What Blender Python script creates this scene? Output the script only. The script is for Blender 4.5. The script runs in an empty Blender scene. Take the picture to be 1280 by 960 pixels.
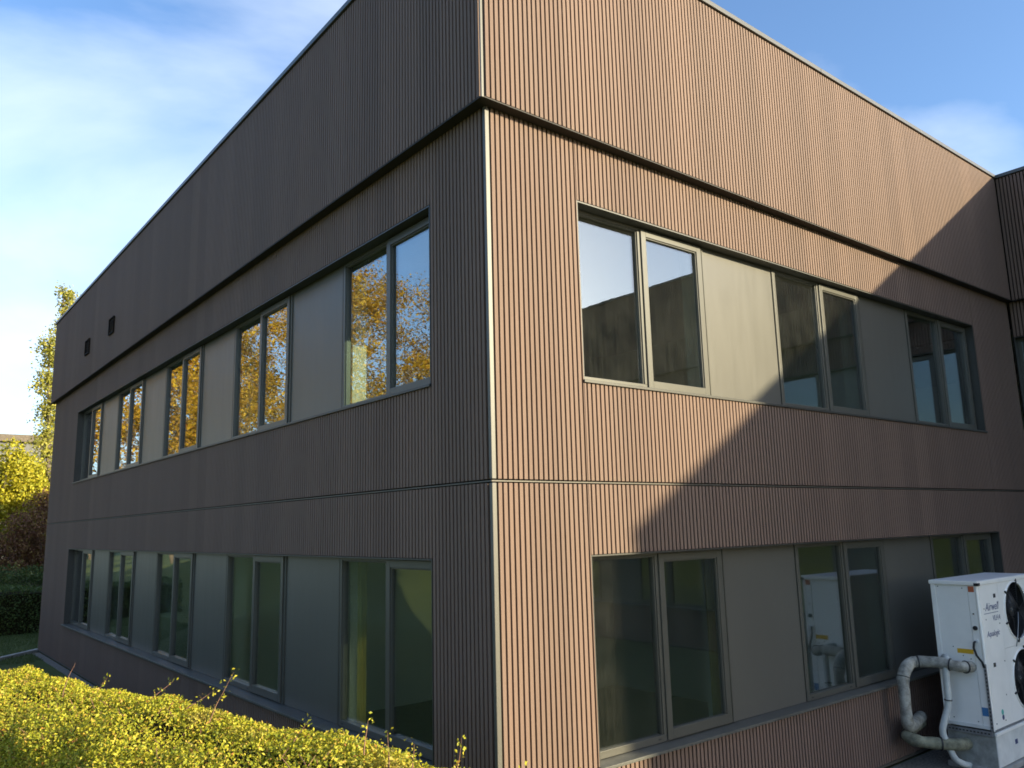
import bpy, bmesh, math, random
import numpy as np
from mathutils import Vector, Matrix

# ------------------------------------------------------------------ camera, sky, sun, exposure
scene = bpy.context.scene
col = scene.collection
FWD = Vector((0.61837061, 0.76639231, 0.17395579))
RGT = Vector((0.78075212, -0.62435291, -0.02468956))
UPV = Vector((-0.08968792, -0.15108364, 0.98444391))
CAM = Vector((-3.7902, -4.9731, 2.8101))
FPX = 1005.146
cd = bpy.data.cameras.new('camera'); cam = bpy.data.objects.new('camera', cd); col.objects.link(cam)
cd.sensor_width = 36.0; cd.lens = FPX / 1280 * 36.0; cd.clip_start = 0.05; cd.clip_end = 3000
cam.matrix_world = Matrix(((RGT.x, UPV.x, -FWD.x, CAM.x), (RGT.y, UPV.y, -FWD.y, CAM.y), (RGT.z, UPV.z, -FWD.z, CAM.z), (0, 0, 0, 1)))
scene.camera = cam

SUN = Vector((1.0, -1.95, 0.62)).normalized()          # towards the sun
w = bpy.data.worlds.new('World'); scene.world = w; w.use_nodes = True
nt = w.node_tree; nt.nodes.clear()
wo = nt.nodes.new('ShaderNodeOutputWorld'); bg = nt.nodes.new('ShaderNodeBackground')
sky = nt.nodes.new('ShaderNodeTexSky'); sky.sky_type = 'NISHITA'; sky.sun_disc = False
sky.sun_elevation = math.asin(SUN.z); sky.sun_rotation = math.atan2(SUN.x, SUN.y)
sky.altitude = 100; sky.air_density = 1.0; sky.dust_density = 1.6; sky.ozone_density = 4.0
tc = nt.nodes.new('ShaderNodeTexCoord'); mp = nt.nodes.new('ShaderNodeMapping')
mp.inputs['Location'].default_value = (-4.6307, 5.3533, -1.5423); mp.inputs['Scale'].default_value = (1.0, 1.0, 2.2)
nz = nt.nodes.new('ShaderNodeTexNoise'); nz.inputs['Scale'].default_value = 1.5; nz.inputs['Detail'].default_value = 7; nz.inputs['Roughness'].default_value = 0.5; nz.inputs['Distortion'].default_value = 0.35
rp = nt.nodes.new('ShaderNodeValToRGB'); rp.color_ramp.elements[0].position = 0.44; rp.color_ramp.elements[1].position = 0.80
rp.color_ramp.elements[0].color = (0, 0, 0, 1); rp.color_ramp.elements[1].color = (0.8, 0.8, 0.8, 1)
mx = nt.nodes.new('ShaderNodeMix'); mx.data_type = 'RGBA'
mx.inputs['B'].default_value = (4.2, 4.5, 4.9, 1)
nt.links.new(tc.outputs['Generated'], mp.inputs['Vector']); nt.links.new(mp.outputs['Vector'], nz.inputs['Vector'])
nt.links.new(nz.outputs['Fac'], rp.inputs['Fac']); nt.links.new(rp.outputs['Color'], mx.inputs['Factor'])
nt.links.new(sky.outputs['Color'], mx.inputs['A']); nt.links.new(mx.outputs['Result'], bg.inputs['Color'])
bg.inputs['Strength'].default_value = 0.084
nt.links.new(bg.outputs['Background'], wo.inputs['Surface'])

sd = bpy.data.lights.new('sun', 'SUN'); sd.energy = 2.55; sd.angle = math.radians(0.5); sd.color = (1.0, 0.87, 0.57)
so = bpy.data.objects.new('sun', sd); col.objects.link(so); so.location = (30, -46, 20)
so.rotation_euler = SUN.to_track_quat('Z', 'Y').to_euler()
vs = scene.view_settings; vs.view_transform = 'Standard'; vs.look = 'None'; vs.gamma = 1.0; vs.use_curve_mapping = False
vs.exposure = 2.05

scene.cycles.filter_width = 1.7

# ------------------------------------------------------------------ materials
def new_mat(name):
    m = bpy.data.materials.new(name); m.use_nodes = True
    return m, m.node_tree, m.node_tree.nodes['Principled BSDF']
def N(t, k, **kw):
    n = t.nodes.new(k)
    for a, b in kw.items(): setattr(n, a, b)
    return n
def mixc(t, fac, a, b, blend='MIX'):
    n = N(t, 'ShaderNodeMix', data_type='RGBA', blend_type=blend)
    for key, v in (('Factor', fac), ('A', a), ('B', b)):
        if isinstance(v, bpy.types.NodeSocket): t.links.new(v, n.inputs[key])
        elif key == 'Factor': n.inputs[key].default_value = v
        else: n.inputs[key].default_value = (*v, 1)
    return n.outputs['Result']
def noise(t, scale, detail=4, rough=0.55, vec=None, stretch=None, coord='Object', dist=0.0):
    n = N(t, 'ShaderNodeTexNoise'); n.inputs['Scale'].default_value = scale; n.inputs['Detail'].default_value = detail
    n.inputs['Roughness'].default_value = rough; n.inputs['Distortion'].default_value = dist
    if vec is None:
        if coord == 'World': vec = N(t, 'ShaderNodeNewGeometry').outputs['Position']
        else: vec = N(t, 'ShaderNodeTexCoord').outputs[coord]
    if stretch:
        mp = N(t, 'ShaderNodeMapping'); mp.inputs['Scale'].default_value = stretch; t.links.new(vec, mp.inputs['Vector']); vec = mp.outputs['Vector']
    t.links.new(vec, n.inputs['Vector'])
    return n.outputs['Fac']
def ramp(t, fac, stops):
    r = N(t, 'ShaderNodeValToRGB'); e = r.color_ramp.elements
    while len(e) < len(stops): e.new(0.5)
    for i, (p, c) in enumerate(stops): e[i].position = p; e[i].color = (*c, 1) if len(c) == 3 else c
    t.links.new(fac, r.inputs['Fac']); return r.outputs['Color']
def bump(t, h, strength, dist, bsdf):
    b = N(t, 'ShaderNodeBump'); b.inputs['Strength'].default_value = strength; b.inputs['Distance'].default_value = dist
    t.links.new(h, b.inputs['Height']); t.links.new(b.outputs['Normal'], bsdf.inputs['Normal'])
def mat_plain(name, c, rough=0.5, metal=0.0, var=0.12, scale=6.0, spec=0.5, bmp=0.0, coord='World'):
    m, t, b = new_mat(name)
    f = noise(t, scale, 5, 0.6, coord=coord)
    lo = tuple(x * (1 - var) for x in c); hi = tuple(min(1, x * (1 + var)) for x in c)
    t.links.new(ramp(t, f, ((0.3, lo), (0.7, hi))), b.inputs['Base Color'])
    b.inputs['Roughness'].default_value = rough; b.inputs['Metallic'].default_value = metal
    b.inputs['Specular IOR Level'].default_value = spec
    if bmp: bump(t, noise(t, scale * 12, 3, coord=coord), bmp, 0.01, b)
    return m
M = {}
def mat_slat():
    m, t, b = new_mat('slat_wood')
    g = N(t, 'ShaderNodeNewGeometry'); sx = N(t, 'ShaderNodeSeparateXYZ'); t.links.new(g.outputs['Position'], sx.inputs[0])
    ad = N(t, 'ShaderNodeMath', operation='ADD'); t.links.new(sx.outputs['X'], ad.inputs[0]); t.links.new(sx.outputs['Y'], ad.inputs[1])
    def cell(size):
        d = N(t, 'ShaderNodeMath', operation='DIVIDE'); t.links.new(ad.outputs[0], d.inputs[0]); d.inputs[1].default_value = size
        f = N(t, 'ShaderNodeMath', operation='FLOOR'); t.links.new(d.outputs[0], f.inputs[0])
        wn = N(t, 'ShaderNodeTexWhiteNoise', noise_dimensions='1D'); t.links.new(f.outputs[0], wn.inputs['W']); return wn.outputs['Value']
    c1 = ramp(t, cell(0.0532 * 7), ((0.0, (0.1459, 0.0942, 0.0720)), (1.0, (0.1981, 0.1292, 0.0981))))
    c2 = mixc(t, 0.10, c1, ramp(t, cell(0.0532), ((0.0, (0.1235, 0.0756, 0.0561)), (1.0, (0.2207, 0.1510, 0.1175)))))
    gr = noise(t, 30, 4, 0.6, coord='World', stretch=(6, 6, 0.25))
    c3 = mixc(t, 0.35, c2, ramp(t, gr, ((0.3, (0.1299, 0.0829, 0.0631)), (0.7, (0.2078, 0.1366, 0.1059)))))
    wv = noise(t, 0.35, 4, 0.6, coord='World')
    c4 = mixc(t, ramp(t, wv, ((0.35, (0, 0, 0)), (0.75, (0.30, 0.30, 0.30)))), c3, (0.1752, 0.1191, 0.1002))
    stv = noise(t, 2.2, 5, 0.65, coord='World', stretch=(1.0, 1.0, 0.06))
    c5 = mixc(t, ramp(t, stv, ((0.38, (0, 0, 0)), (0.72, (0.30, 0.30, 0.30)))), c4, (0.1074, 0.0785, 0.0634))
    t.links.new(c5, b.inputs['Base Color']); b.inputs['Roughness'].default_value = 0.72; b.inputs['Specular IOR Level'].default_value = 0.3
    bump(t, gr, 0.15, 0.004, b)
    return m
M['slat'] = mat_slat()
M['backing'] = mat_plain('cladding_groove', (0.016, 0.0105, 0.0075), 0.85, spec=0.2)
M['frame'] = mat_plain('window_aluminium', (0.073, 0.070, 0.058), 0.38, var=0.06, scale=3)
def mat_panel():
    m, t, b = new_mat('panel_aluminium')
    f = noise(t, 1.1, 5, 0.6, coord='World'); g = noise(t, 9, 5, 0.7, coord='World', stretch=(1, 1, 0.12))
    c1 = ramp(t, f, ((0.3, (0.086, 0.081, 0.070)), (0.7, (0.095, 0.090, 0.077))))
    c2 = mixc(t, ramp(t, g, ((0.5, (0, 0, 0)), (0.8, (0.12, 0.12, 0.12)))), c1, (0.096, 0.092, 0.080))
    t.links.new(c2, b.inputs['Base Color'])
    t.links.new(ramp(t, g, ((0.3, (0.34,) * 3), (0.8, (0.42,) * 3))), b.inputs['Roughness'])
    bump(t, noise(t, 0.9, 2, 0.5, coord='World'), 0.10, 0.02, b)
    return m
M['panel'] = mat_panel()
M['reveal'] = mat_plain('reveal_metal', (0.037, 0.035, 0.0301), 0.45, var=0.08)
M['sill'] = mat_plain('sill_metal', (0.0875, 0.0858, 0.0752), 0.45, var=0.18, scale=9)
M['trim'] = mat_plain('corner_metal', (0.090, 0.084, 0.072), 0.45, var=0.05)
M['flashing'] = mat_plain('flashing_metal', (0.085, 0.075, 0.060), 0.5)
M['coping'] = mat_plain('coping_metal', (0.075, 0.073, 0.070), 0.40, metal=0.1, var=0.10, scale=1.5)
M['soffit'] = mat_plain('soffit_board', (0.0202, 0.0158, 0.0125), 0.7)
M['plaster'] = mat_plain('room_plaster', (0.82, 0.81, 0.76), 0.8, var=0.03)
M['carpet'] = mat_plain('room_carpet', (0.10, 0.11, 0.10), 0.95, var=0.2, scale=20)
M['ceiling'] = mat_plain('room_ceiling', (0.55, 0.56, 0.54), 0.9, var=0.03)
M['curtain'] = mat_plain('yellow_cloth', (0.62, 0.50, 0.16), 0.8, var=0.08)
M['dark'] = mat_plain('dark_plastic', (0.022, 0.022, 0.024), 0.5, var=0.15)
M['roof'] = mat_plain('roof_felt', (0.10, 0.10, 0.10), 0.9)

def mat_glass(name, dusty):
    m, t, b = new_mat(name); t.nodes.remove(b); out = t.nodes['Material Output']
    tr = N(t, 'ShaderNodeBsdfTransparent'); tr.inputs['Color'].default_value = (0.60, 0.66, 0.62, 1) if dusty else (0.75, 0.81, 0.77, 1)
    gl = N(t, 'ShaderNodeBsdfGlossy'); gl.inputs['Roughness'].default_value = 0.0; gl.inputs['Color'].default_value = (0.95, 0.97, 1.0, 1)
    lw = N(t, 'ShaderNodeLayerWeight'); lw.inputs['Blend'].default_value = 0.5
    pw = N(t, 'ShaderNodeMath', operation='POWER'); t.links.new(lw.outputs['Facing'], pw.inputs[0]); pw.inputs[1].default_value = 3.5
    fr = N(t, 'ShaderNodeMath', operation='MULTIPLY_ADD'); t.links.new(pw.outputs[0], fr.inputs[0]); fr.inputs[1].default_value = 0.85; fr.inputs[2].default_value = 0.15
    wav = noise(t, 2.2, 2, 0.5, coord='World', stretch=(0.8, 0.8, 2.6))
    bp = N(t, 'ShaderNodeBump'); bp.inputs['Strength'].default_value = 0.010 if dusty else 0.018; bp.inputs['Distance'].default_value = 0.02
    t.links.new(wav, bp.inputs['Height']); t.links.new(bp.outputs['Normal'], gl.inputs['Normal'])
    mxs = N(t, 'ShaderNodeMixShader'); t.links.new(fr.outputs[0], mxs.inputs[0]); t.links.new(tr.outputs[0], mxs.inputs[1]); t.links.new(gl.outputs[0], mxs.inputs[2])
    fin = mxs.outputs[0]
    df = N(t, 'ShaderNodeBsdfDiffuse'); df.inputs['Color'].default_value = (0.55, 0.53, 0.47, 1)
    strk = noise(t, 26, 4, 0.7, coord='World', stretch=(1.6, 1.6, 0.05))
    blot = noise(t, 2.5, 5, 0.65, coord='World')
    spk = noise(t, 160, 2, 0.5, coord='World')
    k = 1.0 if dusty else 0.3
    a = ramp(t, strk, ((0.42, (0, 0, 0)), (0.72, (0.012 * k,) * 3)))
    c = ramp(t, blot, ((0.35, (0.002 * k,) * 3), (0.75, (0.018 * k,) * 3)))
    s = ramp(t, spk, ((0.70, (0, 0, 0)), (0.78, (0.22 * k,) * 3)))
    sm = mixc(t, 1.0, mixc(t, 1.0, a, c, 'ADD'), s, 'ADD')
    m2 = N(t, 'ShaderNodeMixShader'); t.links.new(sm, m2.inputs[0]); t.links.new(fin, m2.inputs[1]); t.links.new(df.outputs[0], m2.inputs[2])
    t.links.new(m2.outputs[0], out.inputs['Surface'])
    return m
M['glass'] = mat_glass('window_glass', False)
M['glass_dusty'] = mat_glass('dusty_window_glass', True)

def mat_leaf(name, stops, trans=0.35, rough=0.55, patch=None):
    m, t, b = new_mat(name); out = t.nodes['Material Output']
    g = N(t, 'ShaderNodeNewGeometry')
    c = ramp(t, g.outputs['Random Per Island'], stops)
    if patch:
        f = noise(t, patch[0], 4, 0.6, coord='World')
        c = mixc(t, ramp(t, f, ((patch[2], (0, 0, 0)), (patch[2] + 0.14, (0.75, 0.75, 0.75)))), c, patch[1])
    t.links.new(c, b.inputs['Base Color']); b.inputs['Roughness'].default_value = rough; b.inputs['Specular IOR Level'].default_value = 0.35
    tl = N(t, 'ShaderNodeBsdfTranslucent'); t.links.new(c, tl.inputs['Color'])
    ms = N(t, 'ShaderNodeMixShader'); ms.inputs[0].default_value = trans
    t.links.new(b.outputs[0], ms.inputs[1]); t.links.new(tl.outputs[0], ms.inputs[2]); t.links.new(ms.outputs[0], out.inputs['Surface'])
    return m
M['leaf_hedge'] = mat_leaf('hedge_leaf', ((0.0, (0.18, 0.22, 0.016)), (0.4, (0.38, 0.37, 0.026)), (0.8, (0.54, 0.48, 0.042)), (0.96, (0.52, 0.33, 0.06)), (1.0, (0.36, 0.14, 0.03))), 0.28, patch=(2.2, (0.44, 0.32, 0.09), 0.60))
M['leaf_gold'] = mat_leaf('gold_leaf', ((0.0, (0.253, 0.138, 0.014)), (0.5, (0.483, 0.287, 0.017)), (0.85, (0.598, 0.414, 0.023)), (1.0, (0.414, 0.161, 0.023))), 0.35)
M['leaf_orange'] = mat_leaf('orange_leaf', ((0.0, (0.178, 0.064, 0.014)), (0.6, (0.314, 0.136, 0.014)), (1.0, (0.356, 0.214, 0.022))), 0.35)
M['leaf_poplar'] = mat_leaf('poplar_leaf', ((0.0, (0.184, 0.196, 0.023)), (0.6, (0.391, 0.368, 0.057)), (1.0, (0.575, 0.517, 0.138))), 0.35)
M['leaf_yellow'] = mat_leaf('yellow_shrub_leaf', ((0.0, (0.230, 0.241, 0.017)), (0.6, (0.437, 0.391, 0.023)), (1.0, (0.575, 0.483, 0.046))), 0.3)
M['leaf_rust'] = mat_leaf('rust_shrub_leaf', ((0.0, (0.114, 0.049, 0.029)), (0.6, (0.214, 0.100, 0.049)), (1.0, (0.256, 0.185, 0.043))), 0.3)
M['leaf_green'] = mat_leaf('green_leaf', ((0.0, (0.04, 0.07, 0.018)), (0.7, (0.085, 0.13, 0.03)), (1.0, (0.15, 0.18, 0.04))), 0.25)
M['bark'] = mat_plain('bark', (0.13, 0.105, 0.08), 0.9, var=0.3, scale=9, bmp=0.4)
M['twig'] = mat_plain('twig_bark', (0.20, 0.10, 0.06), 0.8, var=0.2)
M['hedge_core'] = mat_plain('hedge_dark_core', (0.022, 0.018, 0.008), 0.95, var=0.4, scale=20, spec=0.05)  # dark filler colour for the cores added inside both hedges
M['concrete'] = mat_plain('concrete', (0.33, 0.32, 0.30), 0.85, var=0.22, scale=5, bmp=0.25)
M['concrete_old'] = mat_plain('old_concrete', (0.14, 0.14, 0.14), 0.9, var=0.3, scale=6, bmp=0.3)
def mat_ground():
    m, t, b = new_mat('lawn_ground')
    f = noise(t, 0.5, 6, 0.65, coord='World'); f2 = noise(t, 18, 5, 0.7, coord='World')
    c = mixc(t, 0.55, ramp(t, f, ((0.3, (0.065, 0.105, 0.032)), (0.7, (0.115, 0.135, 0.045)))), ramp(t, f2, ((0.3, (0.045, 0.07, 0.02)), (0.72, (0.15, 0.17, 0.07)))))
    t.links.new(c, b.inputs['Base Color']); b.inputs['Roughness'].default_value = 0.95; b.inputs['Specular IOR Level'].default_value = 0.15
    bump(t, f2, 0.8, 0.05, b); return m
M['lawn'] = mat_ground()
M['gravel'] = mat_plain('gravel', (0.19, 0.18, 0.16), 0.95, var=0.55, scale=40, bmp=0.8)
M['litter'] = mat_plain('leaf_litter', (0.16, 0.09, 0.05), 0.95, var=0.5, scale=12, bmp=0.6)
M['grass'] = mat_leaf('grass_blade', ((0.0, (0.04, 0.07, 0.015)), (1.0, (0.10, 0.13, 0.03))), 0.3)

# ------------------------------------------------------------------ mesh helpers
class MB:
    def __init__(s): s.v = []; s.f = []
    def box(s, a, b):
        x0, x1 = sorted((a[0], b[0])); y0, y1 = sorted((a[1], b[1])); z0, z1 = sorted((a[2], b[2])); n = len(s.v)
        s.v += [(x0, y0, z0), (x1, y0, z0), (x1, y1, z0), (x0, y1, z0), (x0, y0, z1), (x1, y0, z1), (x1, y1, z1), (x0, y1, z1)]
        s.f += [tuple(n + i for i in q) for q in ((0, 3, 2, 1), (4, 5, 6, 7), (0, 1, 5, 4), (1, 2, 6, 5), (2, 3, 7, 6), (3, 0, 4, 7))]
        return s
    def tube(s, pts, rad, seg=8, cap=True):
        pts = [Vector(p) for p in pts]; n0 = len(s.v)
        rad = [rad] * len(pts) if not isinstance(rad, (list, tuple)) else rad
        nrm = None
        for i, p in enumerate(pts):
            d = (pts[min(i + 1, len(pts) - 1)] - pts[max(i - 1, 0)]).normalized()
            if nrm is None:
                nrm = d.cross(Vector((0.13, 0.31, 0.94)) if abs(d.z) < 0.9 else Vector((1, 0.1, 0))).normalized()
            nrm = (nrm - d * nrm.dot(d)).normalized(); bn = d.cross(nrm)
            for k in range(seg):
                a = 2 * math.pi * k / seg; q = p + (nrm * math.cos(a) + bn * math.sin(a)) * rad[i]; s.v.append(tuple(q))
        for i in range(len(pts) - 1):
            for k in range(seg):
                a = n0 + i * seg + k; b = n0 + i * seg + (k + 1) % seg
                s.f.append((a, b, b + seg, a + seg))
        if cap:
            s.f.append(tuple(n0 + k for k in range(seg))[::-1]); e = n0 + (len(pts) - 1) * seg; s.f.append(tuple(e + k for k in range(seg)))
        return s
    def add(s, vs, fs):
        n = len(s.v); s.v += [tuple(v) for v in vs]; s.f += [tuple(n + i for i in f) for f in fs]; return s
    def mesh(s, name): me = bpy.data.meshes.new(name); me.from_pydata(s.v, [], s.f); me.update(); return me
    def build(s, name, mat, parent=None, smooth=False, bevel=0.0):
        me = s.mesh(name); me.materials.append(M[mat] if isinstance(mat, str) else mat)
        o = bpy.data.objects.new(name, me); col.objects.link(o); o.parent = parent
        if smooth:
            for p in me.polygons: p.use_smooth = True
        if bevel:
            mod = o.modifiers.new('bevel', 'BEVEL'); mod.width = bevel; mod.segments = 2; mod.limit_method = 'ANGLE'
        return o
def tag(o, label=None, cat=None, group=None, kind=None):
    if label: o['label'] = label
    if cat: o['category'] = cat
    if group: o['group'] = group
    if kind: o['kind'] = kind
    return o
def empty(name, loc=(0, 0, 0)):
    o = bpy.data.objects.new(name, None); col.objects.link(o); o.location = loc; o.empty_display_size = 0.3; return o
def mesh_np(name, verts, quads, mat, parent=None, k=4):
    me = bpy.data.meshes.new(name); nv = len(verts); nf = len(quads)
    me.vertices.add(nv); me.vertices.foreach_set('co', np.ascontiguousarray(verts, np.float32).ravel())
    me.loops.add(nf * k); me.loops.foreach_set('vertex_index', np.ascontiguousarray(quads, np.int32).ravel())
    me.polygons.add(nf); me.polygons.foreach_set('loop_start', np.arange(0, nf * k, k, dtype=np.int32))
    me.update(calc_edges=True); me.materials.append(M[mat])
    o = bpy.data.objects.new(name, me); col.objects.link(o); o.parent = parent; return o
def px(p):
    v = Vector(p) - CAM; d = v.dot(FWD)
    return (640 + FPX * v.dot(RGT) / d, 480 - FPX * v.dot(UPV) / d, d)

# ------------------------------------------------------------------ ground
def sstep(a, b, x):
    t = np.clip((x - a) / (b - a), 0, 1); return t * t * (3 - 2 * t)
def gz(x, y):
    x = np.asarray(x, float); y = np.asarray(y, float)
    z = 1.12 * sstep(1.3, 3.3, -x) * (1 - 0.75 * sstep(12, 20, y))
    z = z + 2.4 * sstep(5, 13, -x) * (1 - 0.8 * sstep(30, 55, y))
    z = z + 0.95 * sstep(25, 31, y) * sstep(-8, -2, x)
    return z
def axis(lo, hi, c0, c1, fine, coarse):
    a = list(np.arange(c0, c1 + 1e-6, fine)); s = fine; x = c0; l = []
    while x > lo: s = min(s * 1.35, coarse); x -= s; l.append(x)
    s = fine; x = c1; r = []
    while x < hi: s = min(s * 1.35, coarse); x += s; r.append(x)
    return np.array(l[::-1] + a + r)
gx = axis(-900, 900, -14, 4, 0.4, 120); gy = axis(-900, 900, -8, 36, 0.6, 120)
X, Y = np.meshgrid(gx, gy); Z = gz(X, Y); rng = np.random.default_rng(5)
Z = Z + np.where(np.abs(X + 6) < 8, rng.normal(0, 0.012, Z.shape), 0)
Z = np.where((X > -1.2) & (Y < 24), np.minimum(Z, 0.0) , Z)
V = np.stack([X, Y, Z - 0.004], -1).reshape(-1, 3); nx = len(gx)
I = (np.arange(len(gy) - 1)[:, None] * nx + np.arange(nx - 1)[None]).ravel()
o = mesh_np('lawn', V, np.stack([I, I + 1, I + nx + 1, I + nx], 1), 'lawn')
for p in o.data.polygons: p.use_smooth = True
tag(o, kind='structure')
o = MB().box((1.0, -1.9, -0.05), (10.82, -0.001, 0.004)).build('gravel_strip', 'gravel'); tag(o, kind='structure')
o = MB().box((-0.16, -0.6, -0.05), (-0.001, 18.7, 0.004)).build('gravel_margin', 'gravel'); tag(o, kind='structure')

# ------------------------------------------------------------------ the building
ZT, ZO, ZWT, ZWB, ZJ, ZLT, ZLS = 8.515, 6.295, 5.706, 4.056, 3.157, 2.552, 0.892
P = 0.112; YE = 19.00; XL = 10.98; PITCH = 0.0532; SW = 0.0345; SD = 0.030; WEND = 18.05; XB = 23.0
D_WIN = 0.13
bld = empty('office_building')
tag(bld, 'two-storey office building clad in brown vertical slats with recessed ribbon windows', 'building')
wing = empty('building_wing', (XL, 0, 0))
tag(wing, 'dark shaded slatted wing standing at right angles beyond the white outdoor unit', 'building')
class Face:
    def __init__(s, name, fn, root, u1, ribbons, org=(0, 0, 0)):
        s.name = name; s.fn = fn; s.root = root; s.u1 = u1; s.ribbons = ribbons; s.org = org
    def p(s, u, off, z):
        q = s.fn(u, off, z); return (q[0] - s.org[0], q[1] - s.org[1], q[2] - s.org[2])
fr_ = Face('right', lambda u, o, z: (u, -o, z), bld, XL, (1.03, 9.453))
fl_ = Face('left', lambda u, o, z: (-o, u, z), bld, YE, (0.861, 16.026))
fw_ = Face('wing', lambda u, o, z: (XL - o, -u, z), wing, WEND, (0.03, 14.96), (XL, 0, 0))
TH = 0.22
def wall_mesh(F):
    u0r, u1r = F.ribbons; mb = MB(); A = -SD; B = -SD - TH
    s0 = 0.0 if F is fw_ else (SD if F is fr_ else SD + TH)      # butt the corner
    bx = lambda ua, ub, za, zb: mb.box(F.p(ua, A, za), F.p(ub, B, zb))
    bx(s0, u0r, 0.0, 6.65); bx(u1r, F.u1, 0.0, 6.65)
    bx(u0r, u1r, 0.0, ZLS - 0.03); bx(u0r, u1r, ZLT, ZWB - 0.02); bx(u0r, u1r, ZWT, 6.65)
    return mb
walls = {}
for F in (fr_, fl_, fw_):
    walls[F.name] = wall_mesh(F).build('wall', 'backing', F.root)
# parapet band standing proud of the wall
q = P - SD
par = {}
par['right'] = MB().box((-q, -q, ZO + 0.012), (XL - P - 0.001, 0.0 + SD, ZT - 0.05)).build('parapet', 'backing', bld)
par['left'] = MB().box((-q, SD + 0.001, ZO + 0.012), (SD, YE + q, ZT - 0.05)).build('parapet', 'backing', bld)
par['wing'] = MB().box((-q, 0.0 + SD, ZO + 0.012), (SD, -WEND - q, ZT - 0.05)).build('parapet', 'backing', wing)
MB().box((-P + 0.004, -P + 0.004, ZO), (XL - P - 0.002, -0.002, ZO + 0.010)).box((-P + 0.004, -0.001, ZO), (-0.002, YE + q, ZO + 0.010)).build('soffit_board', 'soffit', bld)
MB().box((-P + 0.004, -0.001 - P, ZO), (-0.002, -WEND - q, ZO + 0.010)).build('soffit_board', 'soffit', wing)
# the rest of the shell: far end wall, roof slab, back of the wing
MB().box((SD + TH, YE - TH, 0), (XL + 0.0, YE, 6.65)).build('end_wall', 'backing', bld)
MB().box((0.03, 0.03, ZT - 0.40), (XL - 0.01, YE - 0.01, ZT - 0.16)).build('roof', 'roof', bld)
MB().box((SD + TH, -WEND, 0), (XB - XL, -WEND + TH, 6.65)).box((XB - XL - TH, -WEND + TH, 0), (XB - XL, YE, 6.65)).box((0.0, YE - TH, 0), (XB - XL - TH, YE, 6.65)).build('end_wall', 'backing', wing)
MB().box((0.03, -WEND - q, ZO), (XB - XL, YE, ZT - 0.16)).build('roof', 'roof', wing)
# copings
def coping(a, b, ax, root):                       # lengths of folded sheet with open joints
    n = max(1, round(abs(b[ax] - a[ax]) / 3.0)); gap = 0.003
    for k in range(n):
        p, q_ = list(a), list(b); d = (b[ax] - a[ax]) / n; sg = 1 if d > 0 else -1
        p[ax] = a[ax] + d * k + gap * sg; q_[ax] = a[ax] + d * (k + 1) - gap * sg
        MB().box(p, q_).build('coping', 'coping', root, bevel=0.004)
c = P + 0.026; H = 0.058
coping((-c, -c, ZT - H), (XL - P - 0.03, -c + 0.34, ZT), 0, bld)
coping((-c, -c + 0.341, ZT - H), (-c + 0.34, YE + c, ZT), 1, bld)
coping((-c, 0.3, ZT - H), (-c + 0.34, -WEND - c, ZT), 1, wing)
coping((-c + 0.341, -WEND - c, ZT - H), (XB - XL, -WEND - c + 0.34, ZT), 0, wing)
# shadow-gap flashing between storeys, base strip, corner trims
def joint(F, ua, ub):
    MB().box(F.p(ua, -0.003, ZJ - 0.002), F.p(ub, -SD, ZJ + 0.008)).build('joint_flashing', 'flashing', F.root)
    MB().box(F.p(ua, 0.004, 0.03), F.p(ub, -SD, 0.055)).build('base_strip', 'flashing', F.root)
joint(fr_, 0.0, XL - 0.002); joint(fl_, 0.021, YE); joint(fw_, 0.025, WEND)
MB().box((-0.004, -0.006, 0.06), (0.040, 0.030, ZJ - 0.012)).build('corner_trim', 'trim', bld, bevel=0.004)
MB().box((-0.004, -0.006, ZJ + 0.018), (0.040, 0.030, ZO - 0.002)).build('corner_trim', 'trim', bld, bevel=0.004)
MB().box((-P - 0.004, -P - 0.004, ZO - 0.004), (-P + 0.022, -P + 0.014, ZT - 0.066)).build('corner_trim', 'trim', bld, bevel=0.003)
for F, a, b in ((fr_, -P + 0.024, XL - P), (fl_, -P + 0.016, YE + P)):
    MB().box(F.p(a, P + 0.003, ZO - 0.003), F.p(b, P - 0.004, ZO + 0.008)).build('drip_edge', 'soffit', bld)

# slats
slats = []       # (face, wallkey, ua, ub, off, z0, z1)
def slat_run(F, u_start, u_end):
    u = u_start; r0, r1 = F.ribbons
    while u + SW < u_end:
        ua, ub = u, u + SW; G = 0.012
        if ub < r0 - 0.004 or ua > r1 + 0.004:
            seg = ((0.06, ZJ - G), (ZJ + G + 0.008, 6.34))
        else:
            seg = ((0.06, ZLS - 0.032), (ZLT + 0.006, ZJ - G), (ZJ + G + 0.008, ZWB - 0.026), (ZWT + 0.006, 6.34))
            full = ((0.06, ZJ - G), (ZJ + G + 0.008, 6.34))
            cut = r0 - 0.003 if ua < r0 - 0.003 else (r1 + 0.003 if ub > r1 + 0.003 else None)
            if cut is not None:                                   # a slat cut by the side of an opening
                near = ua < r0 - 0.003
                for a, b in (full if near else seg):
                    slats.append((F, 'cut', ua, cut if near else r1 - 0.003, 0.0, a, min(b, ZO + 0.008)))
                for a, b in (seg if near else full):
                    slats.append((F, 'cut', r0 + 0.003 if near else cut, ub, 0.0, a, min(b, ZO + 0.008)))
                u += PITCH; continue
        for a, b in seg:
            b = min(b, ZO + 0.008)
            slats.append((F, 'wall', ua, ub, 0.0, a, b))
        u += PITCH
slat_run(fr_, 0.062, XL - 0.03); slat_run(fl_, 0.062, YE - 0.01); slat_run(fw_, 0.035, WEND)
def slat_par(F, a, b):
    u = a
    while u + SW < b:
        slats.append((F, 'par', u, u + SW, P, ZO + 0.016, ZT - 0.07)); u += PITCH
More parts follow.
